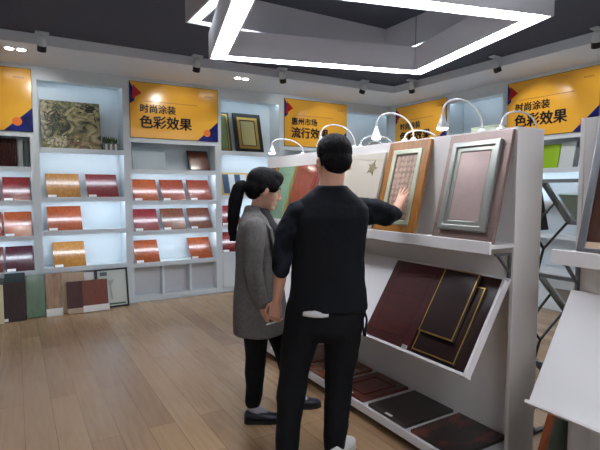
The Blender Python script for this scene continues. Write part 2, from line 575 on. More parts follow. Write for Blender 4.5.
# framed panels in the award niche
def framed(loc, rz, w, h, label, tilt, mo, mg, mi, name='picture_frame'):
    root = thing(name, label, 'framed picture', loc, rz)
    Mx = Matrix.Translation((0, 0, .03 * math.sin(R(tilt)) + .001)) @ Matrix.Rotation(R(-tilt), 4, 'X')
    bm = NB(); frame_rect(bm, 0, w, 0, h, w * .13, 0, .03, Mx); obj('frame', bm, mo, root, .003)
    bm = NB(); frame_rect(bm, w * .13, w * .87, w * .13, h - w * .13, w * .10, .004, .026, Mx); obj('inner_trim', bm, mg, root)
    bm = NB(); box(bm, w * .22, w * .78, .010, .026, w * .22, h - w * .22, Mx); obj('panel', bm, mi, root)
    bm = NB(); frame_rect(bm, w * .225, w * .775, w * .225, h - w * .225, w * .025, .003, .012, Mx); obj('inner_line', bm, mo, root)
    return root
loc, rz = upos('U3', .31, .08, 1.961)
framed(loc, rz, .43, .585, 'black framed panel with gold inner border above the woman', 15, M_black, M_gold, mat('olive_cream', (176, 166, 112), .4))
loc, rz = upos('U3', .05, .09, 1.961)
M_dgreen = mat('dark_green_lacquer', (40, 62, 40), .3)
framed(loc, rz, .20, .58, 'narrow green framed panel left of the black framed one', 15, M_dgreen, M_gold, mat('sage', (110, 128, 84), .4))

# painting: generic landscape canvas of the same colours
loc, rz = upos('U1', .075, .09, 1.906)
root = thing('painting', 'wide painting in olive and cream tones on top shelf at left', 'painting', loc, rz)
Mx = Matrix.Translation((0, 0, .006)) @ Matrix.Rotation(R(-9), 4, 'X')
def art_mat():
    m = bpy.data.materials.new('painting_art'); m.use_nodes = True
    nt = m.node_tree; b = nt.nodes['Principled BSDF']; b.inputs['Roughness'].default_value = .35
    tc = nt.nodes.new('ShaderNodeTexCoord')
    wv = nt.nodes.new('ShaderNodeTexNoise'); wv.inputs['Scale'].default_value = 7; wv.inputs['Detail'].default_value = 5
    wv.inputs['Distortion'].default_value = 2.2
    nt.links.new(tc.outputs['Object'], wv.inputs['Vector'])
    rp = nt.nodes.new('ShaderNodeValToRGB'); cr = rp.color_ramp
    cr.elements[0].position = .36; cr.elements[0].color = lin((44, 46, 40))
    cr.elements[1].position = .66; cr.elements[1].color = lin((176, 168, 132))
    e = cr.elements.new(.46); e.color = lin((112, 112, 82))
    e = cr.elements.new(.55); e.color = lin((152, 138, 96))
    nt.links.new(wv.outputs['Fac'], rp.inputs[0]); nt.links.new(rp.outputs[0], b.inputs['Base Color'])
    return m
bm = NB(); box(bm, 0, .645, 0, .025, 0, .58, Mx); obj('canvas', bm, art_mat(), root)
M_artdark = mat('art_dark', (46, 44, 38), .5); M_artpink = mat('art_rose', (150, 98, 84), .5); M_artwhite = mat('art_white', (196, 192, 170), .5)
f = lambda u, v, d: Mx @ Vector((u, d, v))
rr = random.Random(11)
def dabs(name, m, n, gen, d):
    bm = NB()
    for _ in range(n):
        x, z, L, wd, a = gen()
        e = Vector((math.cos(a), math.sin(a))); q = Vector((-e.y, e.x))
        c = Vector((x, z))
        pts = [c - e * L, c - e * L * .3 + q * wd, c + e * L * .4 + q * wd * .8, c + e * L, c + e * L * .4 - q * wd * .8, c - e * L * .3 - q * wd]
        if all(0.005 < p.x < .64 and .005 < p.y < .575 for p in pts):
            prism(bm, [tuple(p) for p in pts], f, d, .001)
    obj(name, bm, m, root)
dabs('painted_haze', mat('art_haze', (128, 122, 104), .5), 26, lambda: (rr.gauss(.42, .025), rr.gauss(.22, .015), rr.uniform(.02, .05), rr.uniform(.008, .016), rr.uniform(-.4, .4)), -.0010)
dabs('painted_fronds', M_artdark, 60, lambda: (rr.gauss(.14, .07), rr.gauss(.36, .09), rr.uniform(.03, .07), rr.uniform(.004, .008), rr.uniform(0, 3.1)), -.0014)
dabs('painted_fronds', mat('art_moss', (78, 88, 62), .5), 40, lambda: (rr.gauss(.17, .08), rr.gauss(.30, .10), rr.uniform(.02, .05), rr.uniform(.004, .009), rr.uniform(0, 3.1)), -.0018)
dabs('painted_canopy', M_artdark, 44, lambda: (rr.gauss(.52, .05), rr.gauss(.51, .022), rr.uniform(.01, .03), rr.uniform(.006, .012), rr.uniform(-.3, .3)), -.0014)
dabs('painted_trunk', M_artdark, 1, lambda: (.585, .40, .09, .006, 1.75), -.0014)
dabs('painted_blossom', M_artpink, 46, lambda: (rr.gauss(.42, .11), rr.gauss(.075, .03), rr.uniform(.008, .02), rr.uniform(.006, .012), rr.uniform(0, 3.1)), -.0018)
dabs('painted_blossom', M_artwhite, 40, lambda: (rr.gauss(.16, .07), rr.gauss(.08, .035), rr.uniform(.008, .02), rr.uniform(.006, .013), rr.uniform(0, 3.1)), -.0022)

# little planter box beside the painting
loc, rz = upos('U1', .735, .10, 1.906)
root = thing('planter_box', 'small grey striped planter with green leaves right of the painting', 'planter', loc, rz)
part_box('box', 0, .19, 0, .10, 0, .10, mat('planter_grey', (116, 116, 108), .5), root, .003)
for k in range(3):
    part_box('stripe', .03 + k * .055, .055 + k * .055, -.003, 0.001, .01, .09, M_tag, root)
bm = NB()
for k in range(46):
    p = Vector((random.uniform(.01, .18), random.uniform(.01, .09), .10))
    d = Vector((random.uniform(-.35, .35), random.uniform(-.35, .35), 1)).normalized()
    L = random.uniform(.05, .10); s = d.cross(Vector((random.random(), random.random(), 0.1))).normalized() * .009
    v = [bm.verts.new(q) for q in (p - d * .01, p + d * L * .5 + s, p + d * L, p + d * L * .5 - s)]
    bm.faces.new(v)
obj('leaves', bm, mat('leaf_green', (84, 104, 60), .6), root)

# ------------------------------------------------------------------ boards leaning on the floor at left
M_teal = mat('teal_board', (52, 72, 76), .3)
W_darkm = wood('dark_walnut_matte', (40, 20, 19), (54, 29, 25), .6, 0)
W_plumm = wood('plum_matte', (70, 34, 34), (84, 44, 42), .6, 0)
def floor_board(x, y, w, h, m, label, tilt, t=.018, with_tag=False, nm='leaning_board', rz=0.0):
    return lean_board((x, y, 0), rz, w, h, m, label, tilt, t, with_tag, nm, 'board', 'boards leaning against the shelf base')
floor_board(-.36, 5.90, .215, .42, mat('cream_board', (206, 196, 160), .5), 'cream board leaning at the left photo edge, mostly cut off', 14)
floor_board(-.20, 5.955, .265, .42, W_darkm, 'very dark brown board leaning on the floor, left of the green board', 14, with_tag=True)
floor_board(-.13, 6.13, .195, .50, M_teal, 'teal grey board standing behind the very dark brown floor board', 4)
floor_board(.07, 6.02, .185, .48, wood('green_stain', (62, 96, 62), (84, 116, 76), .35), 'green stained board leaning on the floor', 12)
root = floor_board(.262, 6.02, .165, .475, wood('striped_pine', (172, 138, 100), (128, 88, 58), .4), 'striped pine board with white foot, right of the green floor board', 11)
part_box('foot_strip', -.002, .167, -.012, .0, .0, .085, M_tag, root)
floor_board(.432, 6.055, .24, .47, wood('light_oak', (176, 150, 120), (190, 166, 136), .4), 'light oak board behind the two-tone brown panel', 9)
root = thing('two_tone_panel', 'two-tone dark red and brown panel with white base leaning on floor', 'board', (.475, 5.97, 0), 0, 'boards leaning against the shelf base')
Mx = Matrix.Translation((0, 0, .008)) @ Matrix.Rotation(R(-13), 4, 'X')
bm = NB(); box(bm, 0, .165, 0, .018, .06, .37, Mx); obj('dark_strip', bm, W_plumm, root)
bm = NB(); box(bm, .165, .44, -.004, .018, .06, .37, Mx); obj('brown_face', bm, wood('sienna', (112, 54, 36), (128, 66, 44), .55, 0), root)
bm = NB(); box(bm, .165, .45, -.006, .018, 0, .075, Mx); obj('base_strip', bm, M_tag, root)
bm = NB(); box(bm, 0, .165, 0, .018, 0, .06, Mx); obj('foot', bm, mat('beige_foot', (186, 166, 140), .5), root)
floor_board(.60, 6.13, .19, .44, M_tag, 'small white board behind the two-tone brown panel', 5)
root = thing('framed_chart', 'black framed white chart with pale leaf print leaning on the floor', 'framed picture', (.80, 6.06, 0), 0)
Mx = Matrix.Translation((0, 0, .006)) @ Matrix.Rotation(R(-12), 4, 'X')
bm = NB(); frame_rect(bm, 0, .37, 0, .475, .022, 0, .02, Mx); obj('frame', bm, M_black, root)
bm = NB(); box(bm, .018, .352, .008, .018, .018, .457, Mx); obj('print', bm, mat('chart_paper', (198, 204, 196), .3), root)
f = lambda u, v, d: Mx @ Vector((u, d, v))
bm = NB(); box(bm, .05, .13, .006, .009, .39, .435, Mx); obj('printed_label', bm, mat('chart_slate', (80, 96, 100), .5), root)
bm = NB(); prism(bm, [(.16, .10), (.19, .10), (.17, .26), (.21, .34), (.13, .33), (.15, .26)], f, .006, .009); obj('printed_leaf', bm, mat('chart_leaf', (166, 172, 160), .5), root)
bm = NB(); box(bm, .14, .33, .006, .009, .035, .055, Mx); box(bm, .04, .11, .006, .009, .03, .05, Mx); obj('printed_line', bm, mat('chart_green', (60, 96, 66), .5), root)

# ------------------------------------------------------------------ square ring ceiling lights
def ring_light(label, center, rotz, w, d, z0, z1, beam, gap_l, glow=None):
    root = thing('square_ring_light', label, 'ceiling light', (center[0], center[1], 0), rotz, None)
    def ringbm(xo, yo, b, za, zb):
        bm = NB()
        Mz = Matrix.Rotation(R(90), 4, 'X')   # frame_rect XZ -> XY
        frame_rect(bm, -xo, xo, -yo, yo, b, -zb, -za, Matrix(((1, 0, 0, 0), (0, 0, 1, 0), (0, -1, 0, 0), (0, 0, 0, 1))))
        return bm
    hw, hd = w / 2, d / 2
    obj('outer_wall', ringbm(hw, hd, .012, z0, z1), M_ringbody, root)
    obj('inner_wall', ringbm(hw - beam + .012, hd - beam + .012, .012, z0, z1), M_ringbody, root)
    obj('top_cover', ringbm(hw - .012, hd - .012, beam - .024, z0 + .03, z1 - .001), M_ringbody, root)
    a, b = hw - .012 - gap_l, hd - .012 - gap_l
    k = beam - .024 - 2 * gap_l
    for (x0, x1, y0, y1) in ((-a, a, b - k, b), (-a, a, -b, -b + k), (-a, -a + k, -b + k, b - k), (a - k, a, -b + k, b - k)):
        part_box('light_strip', x0, x1, y0, y1, z0 + .006, z0 + .03, glow or M_ring, root)
    return root

ring_low = ring_light('lower square ring light hanging at an angle, fully lit bottom', (2.05, 2.665), R(-14.7), 1.86, 1.50, 2.45, 2.645, .135, .026)
for sx in (-.8, .8):
    for sy in (-.62, .62):
        bm = NB(); tube(bm, [(sx, sy, 2.64), (sx, sy, CZ)], .003, 6); obj('suspension_wire', bm, M_greymetal, ring_low)
M_ringdim = mat('ring_diffuser_soft', (236, 242, 252), .5, emit=2.0)
ring_up = ring_light('upper square ring light fixed to the ceiling, above the tilted ring', (2.13, 2.62), 0, 1.97, 1.93, 2.68, CZ - .0005, .10, .022, M_ringdim)

ring_rear = ring_light('square ring light behind the camera, outside the photo', (1.1, -.95), R(12), 1.86, 1.50, 2.45, 2.645, .135, .026)
for sx in (-.8, .8):
    for sy in (-.62, .62):
        bm = NB(); tube(bm, [(sx, sy, 2.64), (sx, sy, CZ)], .003, 6); obj('suspension_wire', bm, M_greymetal, ring_rear)

# ------------------------------------------------------------------ track spots and downlights
def spot_light(parent, loc, target, watts, angle, blend=.6, radius=.03, color=(1, .98, .95)):
    ld = bpy.data.lights.new('spot_lamp', 'SPOT')
    ld.energy = watts; ld.spot_size = R(angle); ld.spot_blend = blend; ld.shadow_soft_size = radius
    ld.color = color
    o = bpy.data.objects.new('spot_lamp', ld); COL.objects.link(o)
    o.parent = parent
    o.location = loc
    d = Vector(target) - Vector(loc)
    o.rotation_euler = d.to_track_quat('-Z', 'Y').to_euler()
    return o

def track_spot(x, y, label, aim, watts=SPOT_W):
    root = thing('track_spotlight', label, 'spotlight', (x, y, CZ), 0, 'black and white ceiling spotlights')
    part_box('mounting_plate', -.06, .06, -.035, .035, -.018, 0, M_white, root, .004)
    bm = NB(); tube(bm, [(0, 0, -.018), (0, 0, -.05)], .012, 10); obj('stem', bm, M_white, root)
    d = (Vector(aim) - Vector((x, y, CZ - .07))).normalized()
    d = (d + Vector((0, 0, -.75))).normalized()
    c = Vector((0, 0, -.055))
    bm = NB(); tube(bm, [c - d * .02, c + d * .012, c + d * .07], [.03, .038, .04], 16); obj('housing', bm, M_white, root, smooth=False)
    bm = NB(); tube(bm, [c + d * .0695, c + d * .125], [.041, .041], 16); obj('snoot', bm, M_black, root)
    p = c + d * .135
    spot_light(root, p, Vector(aim) - Vector((x, y, CZ)), watts, 75)
    return root

ys, xs = 5.22, 4.66
track_spot(.28, ys, 'ceiling spotlight nearest the left edge of the photo', (.2, YF, 2.2))
track_spot(1.80, ys, 'ceiling spotlight above the left readable orange sign', (1.85, YF, 2.2))
track_spot(2.87, ys, 'ceiling spotlight tilted sideways above the framed panels', (3.6, YF, 2.2))
track_spot(4.15, ys, 'ceiling spotlight left of the soffit corner', (4.2, YF, 2.2))
track_spot(xs, 4.86, 'ceiling spotlight right of the soffit corner', (XF, 5.4, 2.2))
track_spot(xs, 3.55, 'ceiling spotlight above the left end of the right-wall sign', (XF, 3.5, 2.2))
track_spot(xs, 2.46, 'ceiling spotlight at the right edge of the photo', (XF, 2.9, 2.2))
M_bulb = mat('downlight_bulb', (255, 250, 240), .5, emit=22.0)
for x, l in ((.06, 'twin recessed downlight at the left photo edge'), (2.48, 'twin recessed downlight above the left edge of the framed panels')):
    root = thing('twin_downlight', l, 'downlight', (x, 5.56, SZ), 0, 'twin downlights in the soffit')
    bm = NB(); box(bm, -.11, .11, -.055, .055, -.006, 0); obj('bezel', bm, M_greywhite, root, .002)
    for s in (-.052, .052):
        bm = NB(); tube(bm, [(s, 0, -.0065), (s, 0, -.011)], .034, 16); obj('bulb', bm, M_bulb, root)
    spot_light(root, (0, 0, -.03), (0, .15, -1), DOWN_W, 110)

# ------------------------------------------------------------------ gondolas
def gondola(label, y0, y1, sides=True):
    """partition x 2.09..2.30, display side faces -x"""
    root = thing('display_stand', label, 'display stand', (2.195, (y0 + y1) / 2, 0), 0, 'long white display stands')
    ox, oy = 2.195, (y0 + y1) / 2
    f = lambda u, v, w: (u - ox, w - oy, v)
    def p(name, pts, a, b, m=M_stand, bev=.002):
        bm = NB(); prism(bm, pts, f, a, b); return obj(name, bm, m, root, bev)
    p('partition', [(2.225, 0), (2.30, 0), (2.30, 1.735), (2.09, 1.735), (2.09, .93), (2.225, .93)], y0, y1, mat('stand_paint', (216, 212, 208), .6))
    for yy in (y0 - .002, y1 - .018):
        p('end_panel', [(2.088, 0), (2.301, 0), (2.301, 1.736), (2.088, 1.736)], yy, yy + .02, mat('stand_paint', (216, 212, 208), .6))
    p('shelf', [(1.905, 1.125), (1.92, 1.125), (1.92, 1.15), (2.089, 1.15), (2.089, 1.17), (1.92, 1.17), (1.92, 1.185), (1.905, 1.185)], y0, y1)
    # tilted tray
    a, b = Vector((1.80, .555)), Vector((2.078, .99))
    d = (b - a).normalized(); n = Vector((-d.y, d.x))
    q = lambda s, h: tuple(a + d * s + n * h)
    L = (b - a).length
    p('tray', [q(0, 0), q(L, 0), q(L, .016), q(0, .016)], y0, y1)
    p('tray_lip', [q(-.014, -.004), q(0, -.004), q(0, .045), q(-.014, .045)], y0, y1)
    for yy in ((y0, y1 - .016) if sides else (y0,)):
        p('tray_side', [q(0, .016), q(L - .02, .016), q(L - .02, .043), q(0, .043)], yy, yy + .016)
    p('base', [(1.80, .055), (2.224, .055), (2.224, .105), (1.80, .105)], y0, y1)
    p('kick_plate', [(1.88, 0), (2.224, 0), (2.224, .055), (1.88, .055)], y0 + .02, y1 - .02, mat('kick_grey', (120, 118, 118), .6))
    for yy in (y0 + .01, y1 - .022):
        bm = NB()
        prism(bm, [(2.072, .985), (2.089, .985), (2.089, 1.124), (2.072, 1.124)], f, yy, yy + .012)
        prism(bm, [(1.97, 1.112), (2.072, 1.112), (2.072, 1.124), (1.97, 1.124)], f, yy, yy + .012)
        prism(bm, [(1.985, 1.112), (2.0, 1.112), (2.072, 1.04), (2.072, 1.025)], f, yy, yy + .012)
        obj('shelf_bracket', bm, M_greymetal, root)
    return root, (a, d, n)

g1, TR = gondola('long white display stand the couple is looking at', 1.45, 4.09)
g2, _ = gondola('white display stand with empty tray at the lower right corner', -.45, 1.15, False)

def door_panel(label, yc0, yc1, ztop, build, x0=1.935, x1=2.075, z0=1.172, name='door_panel', group='cabinet door panels on the display stand'):
    """leaning panel; local x runs along the stand to the right (world -y), local y into the stand"""
    root = thing(name, label, 'door panel', (x0, yc1, z0), R(-90), group)
    tilt = math.atan2(x1 - x0, ztop - z0)
    h = (ztop - z0) / math.cos(tilt)
    Mx = Matrix.Translation((0, 0, .001)) @ Matrix.Rotation(-tilt, 4, 'X')
    build(root, yc1 - yc0, h, Mx)
    return root

M_pink = mat('mauve_pearl', (120, 99, 92), .38, metal=.3, coat=.1, rgb2=(128, 107, 99), var=.5, vscale=20, stretch=(1, 1, .1))
M_pinkc = mat('mauve_pearl_center', (152, 132, 128), .36, metal=.3, coat=.1, rgb2=(160, 140, 136), var=.5, vscale=30)
M_silver = mat('silver_green_trim', (152, 155, 149), .3, metal=.65)
M_amber = wood('amber_wood', (122, 76, 26), (148, 98, 40), .35, .3)
M_weave = mat('woven_rose', (124, 102, 88), .45, rgb2=(150, 126, 110), var=.75, vscale=26, stretch=(1, 1, 1.6), detail=0)

def pink(root, w, h, Mx):
    bm = NB(); box(bm, 0, w, 0, .022, 0, h, Mx); obj('slab', bm, M_pink, root, .003)
    bm = NB()
    for a, b, c, d in ((.0, w, .075, .078), (.0, w, h - .078, h - .075)):
        box(bm, a, b, -.0015, .001, c, d, Mx)
    obj('joint_groove', bm, mat('groove', (96, 74, 70), .6), root)
    bm = NB(); frame_rect(bm, .045, w - .045, .05, h - .05, .028, -.022, .001, Mx)
    frame_rect(bm, .073, w - .073, .078, h - .078, .024, -.010, .001, Mx); obj('moulding', bm, M_silver, root, .004)
    bm = NB(); frame_rect(bm, .0955, w - .0955, .1005, h - .1005, .004, -.0065, .001, Mx)
    frame_rect(bm, .0715, w - .0715, .0765, h - .0765, .003, -.0115, .001, Mx); obj('shadow_groove', bm, mat('moulding_groove', (92, 92, 86), .5), root)
    bm = NB(); box(bm, .098, w - .098, -.006, .001, .103, h - .103, Mx); obj('centre_panel', bm, M_pinkc, root, .004)
def amber(root, w, h, Mx):
    bm = NB(); frame_rect(bm, 0, w, 0, h, .052, -.004, .022, Mx); obj('frame', bm, M_amber, root, .003)
    bm = NB(); frame_rect(bm, .052, w - .052, .052, h - .052, .03, -.010, .020, Mx); obj('moulding', bm, mat('celadon_trim', (168, 174, 152), .35, metal=.3), root, .004)
    bm = NB(); frame_rect(bm, .082, w - .082, .082, h - .082, .006, -.002, .020, Mx); obj('inner_line', bm, mat('brown_line', (88, 66, 52), .4), root)
    bm = NB(); box(bm, .086, w - .086, .002, .020, .086, h - .086, Mx); obj('centre_panel', bm, M_weave, root)
    bm = NB()
    for i in range(5):
        for j in range(11):
            cx, cz = .086 + (w - .172) * (i + .5) / 5, .086 + (h - .172) * (j + .5) / 11
            prism(bm, [(cx - .014, cz), (cx, cz - .015), (cx + .014, cz), (cx, cz + .015)], lambda u, v, d: Mx @ Vector((u, d, v)), 0.0, .003)
    obj('lattice_pattern', bm, mat('lattice_rose', (158, 134, 118), .4), root)
def cream(root, w, h, Mx):
    bm = NB(); box(bm, 0, w, 0, .022, 0, h, Mx); obj('slab', bm, mat('cream_lacquer', (172, 164, 150), .4, coat=.1), root, .003)
    bm = NB()
    for k in range(10):
        a = k * math.pi / 5
        c = Vector((w * .74, h * .80))
        L = .055 if k % 2 == 0 else .035
        e = Vector((math.cos(a), math.sin(a))); s = Vector((-e.y, e.x)) * .009
        prism(bm, [tuple(c), tuple(c + e * L * .5 + s), tuple(c + e * L), tuple(c + e * L * .5 - s)], lambda u, v, d: Mx @ Vector((u, d, v)), -.004, .001)
    obj('star_flower', bm, mat('flower_olive', (112, 98, 62), .5), root)
    bm = NB(); prism(bm, [(w * .05, h * .94), (w * .06, h * .955), (w * .98, h * .90), (w * .98, h * .89)], lambda u, v, d: Mx @ Vector((u, d, v)), -.002, .001)
    obj('vein', bm, mat('cream_vein', (168, 156, 136), .4), root)
def plainwood(m, trim=None):
    def b(root, w, h, Mx):
        bm = NB(); box(bm, 0, w, 0, .022, 0, h, Mx); obj('slab', bm, m, root, .003)
        if trim:
            bm = NB(); box(bm, w - .035, w - .002, -.005, .001, 0, h, Mx); obj('edge_trim', bm, trim, root)
            bm = NB(); frame_rect(bm, .05, w - .06, .06, h - .06, .012, -.004, .001, Mx); obj('moulding', bm, m, root)
    return b
def dark_framed(root, w, h, Mx):
    bm = NB(); frame_rect(bm, 0, w, 0, h, .03, -.004, .022, Mx); obj('frame', bm, M_chrome, root, .002)
    bm = NB(); box(bm, .03, w - .03, .002, .020, .055, h - .03, Mx); obj('panel', bm, gloss('espresso', (58, 36, 28), (76, 50, 38)), root)
    bm = NB(); box(bm, .03, w - .03, 0, .02, .03, .055, Mx); obj('bottom_strip', bm, mat('beige_strip', (186, 158, 134), .5), root)

door_panel('mauve pearl door panel with silver moulding, nearest on the shelf', 1.46, 1.845, 1.725, pink)
door_panel('amber wood framed door panel with woven centre the man is touching', 1.985, 2.335, 1.725, amber)
door_panel('cream door panel with olive star flower beside the man', 2.38, 2.78, 1.675, cream)
door_panel('red-brown door panel between the woman and the man', 3.14, 3.49, 1.635, plainwood(gloss('mahogany_panel', (118, 52, 36), (140, 68, 46)), W_red))
door_panel('green door panel with gold edge left of the red-brown panel', 3.50, 3.83, 1.635, plainwood(mat('sea_green_panel', (108, 136, 112), .35), M_gold))
door_panel('narrow brown door panel at the far end of the shelf', 3.845, 4.05, 1.635, plainwood(W_brown, M_gold))
door_panel('dark brown panel in silver frame at the right edge of the photo', .66, 1.06, 1.76, dark_framed, x0=1.925)

# boards in the tilted tray
A_, D_, N_ = TR
def tray_board(label, ya, yb, s0, s1, h0, t, build, name='cabinet_door_sample'):
    """local x: to the right along the stand (world -y); local y: up the slope; local z: normal"""
    o = A_ + D_ * s0 + N_ * h0
    root = thing(name, label, 'door sample', (o.x, yb, o.y), 0, None)
    Mx = Matrix(((0, D_.x, N_.x, 0), (-1, 0, 0, 0), (0, D_.y, N_.y, 0), (0, 0, 0, 1)))
    build(root, yb - ya, s1 - s0, t, Mx)
    return root
def xyframe(bm, x0, x1, y0, y1, w, z0, z1, Mx):
    frame_rect(bm, x0, x1, y0, y1, w, -z1, -z0, Mx @ Matrix(((1, 0, 0, 0), (0, 0, 1, 0), (0, -1, 0, 0), (0, 0, 0, 1))))
M_darkred = gloss('dark_mahogany', (52, 15, 17), (70, 23, 24), along='y', rough=.3)
M_darkbr = gloss('dark_rosewood', (26, 11, 11), (38, 16, 15), along='y', rough=.3)
def red_door(root, w, l, t, Mx):
    bm = NB(); box(bm, 0, w, 0, l, 0, t, Mx); obj('slab', bm, M_darkred, root, .003)
    bm = NB(); xyframe(bm, .05, w - .05, .05, l - .05, .012, t - .001, t + .004, Mx); obj('moulding', bm, M_darkred, root)
    bm = NB(); box(bm, w - .05, w - .015, -.002, .02, t - .002, t + .006, Mx); obj('corner_clip', bm, mat('clip_grey', (150, 150, 152), .4), root)
def plain_dark(root, w, l, t, Mx):
    bm = NB(); box(bm, 0, w, 0, l, 0, t, Mx); obj('slab', bm, M_darkbr, root, .003)
def gold_door(root, w, l, t, Mx):
    bm = NB(); box(bm, 0, w, 0, l, 0, t, Mx); obj('slab', bm, M_darkbr, root, .002)
    bm = NB(); xyframe(bm, 0, w, 0, l, .005, t - .001, t + .002, Mx); obj('gold_edge', bm, M_gold, root)
    bm = NB(); box(bm, .001, w - .001, -.0015, .001, .003, t * .55, Mx); obj('gold_edge', bm, M_gold, root)
tray_board('large dark red door sample lying in the tilted tray', 1.835, 2.215, .004, .50, .017, .02, red_door)
tray_board('plain dark rosewood board under the gold-edged samples in the tray', 1.475, 1.825, .004, .50, .017, .014, plain_dark)
tray_board('larger gold-edged dark sample in the tray, lower one', 1.53, 1.81, .02, .43, .032, .014, gold_door)
tray_board('smaller gold-edged dark sample lying on top in the tray', 1.575, 1.80, .12, .49, .050, .018, gold_door)

# boards on the sloped base
BA, BB = Vector((1.80, .105)), Vector((2.20, .105))
A_ = BA; D_ = (BB - BA).normalized(); N_ = Vector((-D_.y, D_.x))
def flat_board(m, with_tag=True, relief=False):
    def b(root, w, l, t, Mx):
        bm = NB(); box(bm, 0, w, 0, l, 0, t, Mx); obj('slab', bm, m, root, .003)
        if relief:
            bm = NB(); xyframe(bm, .06, w - .06, .06, l - .06, .014, t - .001, t + .004, Mx); obj('moulding', bm, m, root)
        if with_tag:
            bm = NB(); box(bm, w * .45, w * .45 + .055, .004, .022, t - .001, t + .0015, Mx); obj('name_tag', bm, M_tag, root)
    return b
M_marble = mat('ember_marble', (22, 14, 15), .3, coat=.4, rgb2=(104, 44, 32), var=.82, vscale=4.5, stretch=(1, 2.2, 1))
for e_, p_ in zip([n for n in M_marble.node_tree.nodes if n.type == 'VALTORGB'][0].color_ramp.elements, (.54, .66)):
    e_.position = p_
tray_board('dark board with ember red marbling on the base, nearest the camera', 1.53, 1.85, .012, .40, .001, .018, flat_board(M_marble, False))
tray_board('near-black brown board with tag on the base of the stand', 1.89, 2.215, .012, .40, .001, .018, flat_board(gloss('black_walnut', (24, 17, 17), (34, 24, 22), along='y', rough=.35)))
tray_board('dark red raised-panel board on the base behind the man', 2.27, 2.585, .012, .40, .001, .018, flat_board(gloss('oxblood', (84, 26, 24), (104, 38, 32), along='y'), True, True))
tray_board('brown-orange board on the base seen between the man\'s legs', 2.64, 2.95, .012, .40, .001, .018, flat_board(gloss('chestnut', (112, 60, 38), (134, 76, 50), along='y'), False))
tray_board('chestnut board at the back of the base beyond the brown-orange board', 3.0, 3.3, .012, .40, .001, .018, flat_board(gloss('chestnut', (112, 60, 38), (134, 76, 50), along='y'), False))

b_ = lean_board((2.28, 1.275, 0), R(180), .30, .46, mat('grey_green_board', (84, 100, 88), .45), 'grey-green board with orange edge leaning on the end of the empty-tray stand', 12.0, .018, False, 'leaning_board', 'board', None)
Mx = Matrix.Translation((0, 0, .018 * math.sin(R(12)) + 0.001)) @ Matrix.Rotation(R(-12), 4, 'X')
bm = NB(); box(bm, .262, .302, -.001, .019, 0, .462, Mx); obj('edge_strip', bm, W_orange, b_)

# ------------------------------------------------------------------ gooseneck lamps on the stand
M_lampwhite = mat('lamp_white', (206, 206, 206), .35)
M_lampglow = mat('lamp_bulb', (255, 250, 242), .5, emit=9.0)
def gooseneck(y, label, side=-1, rise=.155, reach=.305, lit=True, zhead=.02):
    root = thing('gooseneck_lamp', label, 'lamp', (2.195, y, 1.735), 0, 'white gooseneck lamps on the stand')
    s = side
    bm = NB(); tube(bm, [(0, 0, 0), (0, 0, .012), (0, 0, .03)], [.028, .026, .010], 14); obj('base', bm, M_lampwhite, root)
    pts = [(0, 0, .025)]
    for k in range(1, 25):
        t = math.pi * k / 24
        zend = .025 * (1 - k / 24) + (zhead + .055) * k / 24
        pts.append((s * reach * (1 - math.cos(t)) / 2, 0, zend + (rise - .03 - max(0, zhead) * .5) * math.sin(t) ** .8))
    bm = NB(); tube(bm, pts, .005, 8); obj('arm', bm, M_lampwhite, root, smooth=True)
    e = Vector((s * reach, 0, zhead + .06))
    bm = NB(); tube(bm, [e, e + Vector((0, 0, -.02)), e + Vector((0, 0, -.055)), e + Vector((0, 0, -.07))], [.008, .012, .026, .030], 16); obj('shade', bm, M_lampwhite, root, smooth=False)
    bm = NB(); tube(bm, [e + Vector((0, 0, -.0705)), e + Vector((0, 0, -.079))], [.028, .022], 14); obj('bulb', bm, M_lampglow, root)
    if lit:
        spot_light(root, e + Vector((0, 0, -.10)), e + Vector((-s * .17, 0, -.6)), LAMP_W, 95, .8, .03, (1, .95, .9))
    return root
gooseneck(1.74, 'white gooseneck lamp lighting the mauve door panel')
gooseneck(2.26, 'white gooseneck lamp lighting the amber framed panel')
gooseneck(2.87, 'white gooseneck lamp above the man\'s head')
gooseneck(3.62, 'white gooseneck lamp at the far end of the stand', rise=.12)
gooseneck(1.62, 'white gooseneck lamp bending away behind the mauve panel', 1, rise=.12, zhead=-.03)
gooseneck(2.34, 'white gooseneck lamp bending away before the corner sign', 1, rise=.10, zhead=-.04)
gooseneck(2.80, 'white gooseneck lamp bending away behind the man\'s head', 1, rise=.10, zhead=-.02)

bm = NB()
tube(bm, [(0, 0, 0), (0, 0, .006), (0, 0, .022), (0, 0, .036), (0, 0, .042)], [.04, .062, .058, .034, .012], 20)
o = obj('bowl', bm, mat('dark_bronze', (44, 38, 34), .4), smooth=True); o.location = (2.215, 2.66, 1.736)
tag(o, 'small dark upturned bowl on top of the stand behind the man', 'bowl')
root = thing('small_box', 'small pale green box on top of the stand behind the mauve panel', 'box', (2.262, 1.75, 1.736), 0)
part_box('box_body', -.032, .032, -.09, .09, 0, .035, mat('pale_green_card', (176, 186, 164), .6), root, .002)
part_box('lid', -.034, .034, -.092, .092, .035, .044, mat('olive_lid', (150, 160, 128), .6), root, .002)

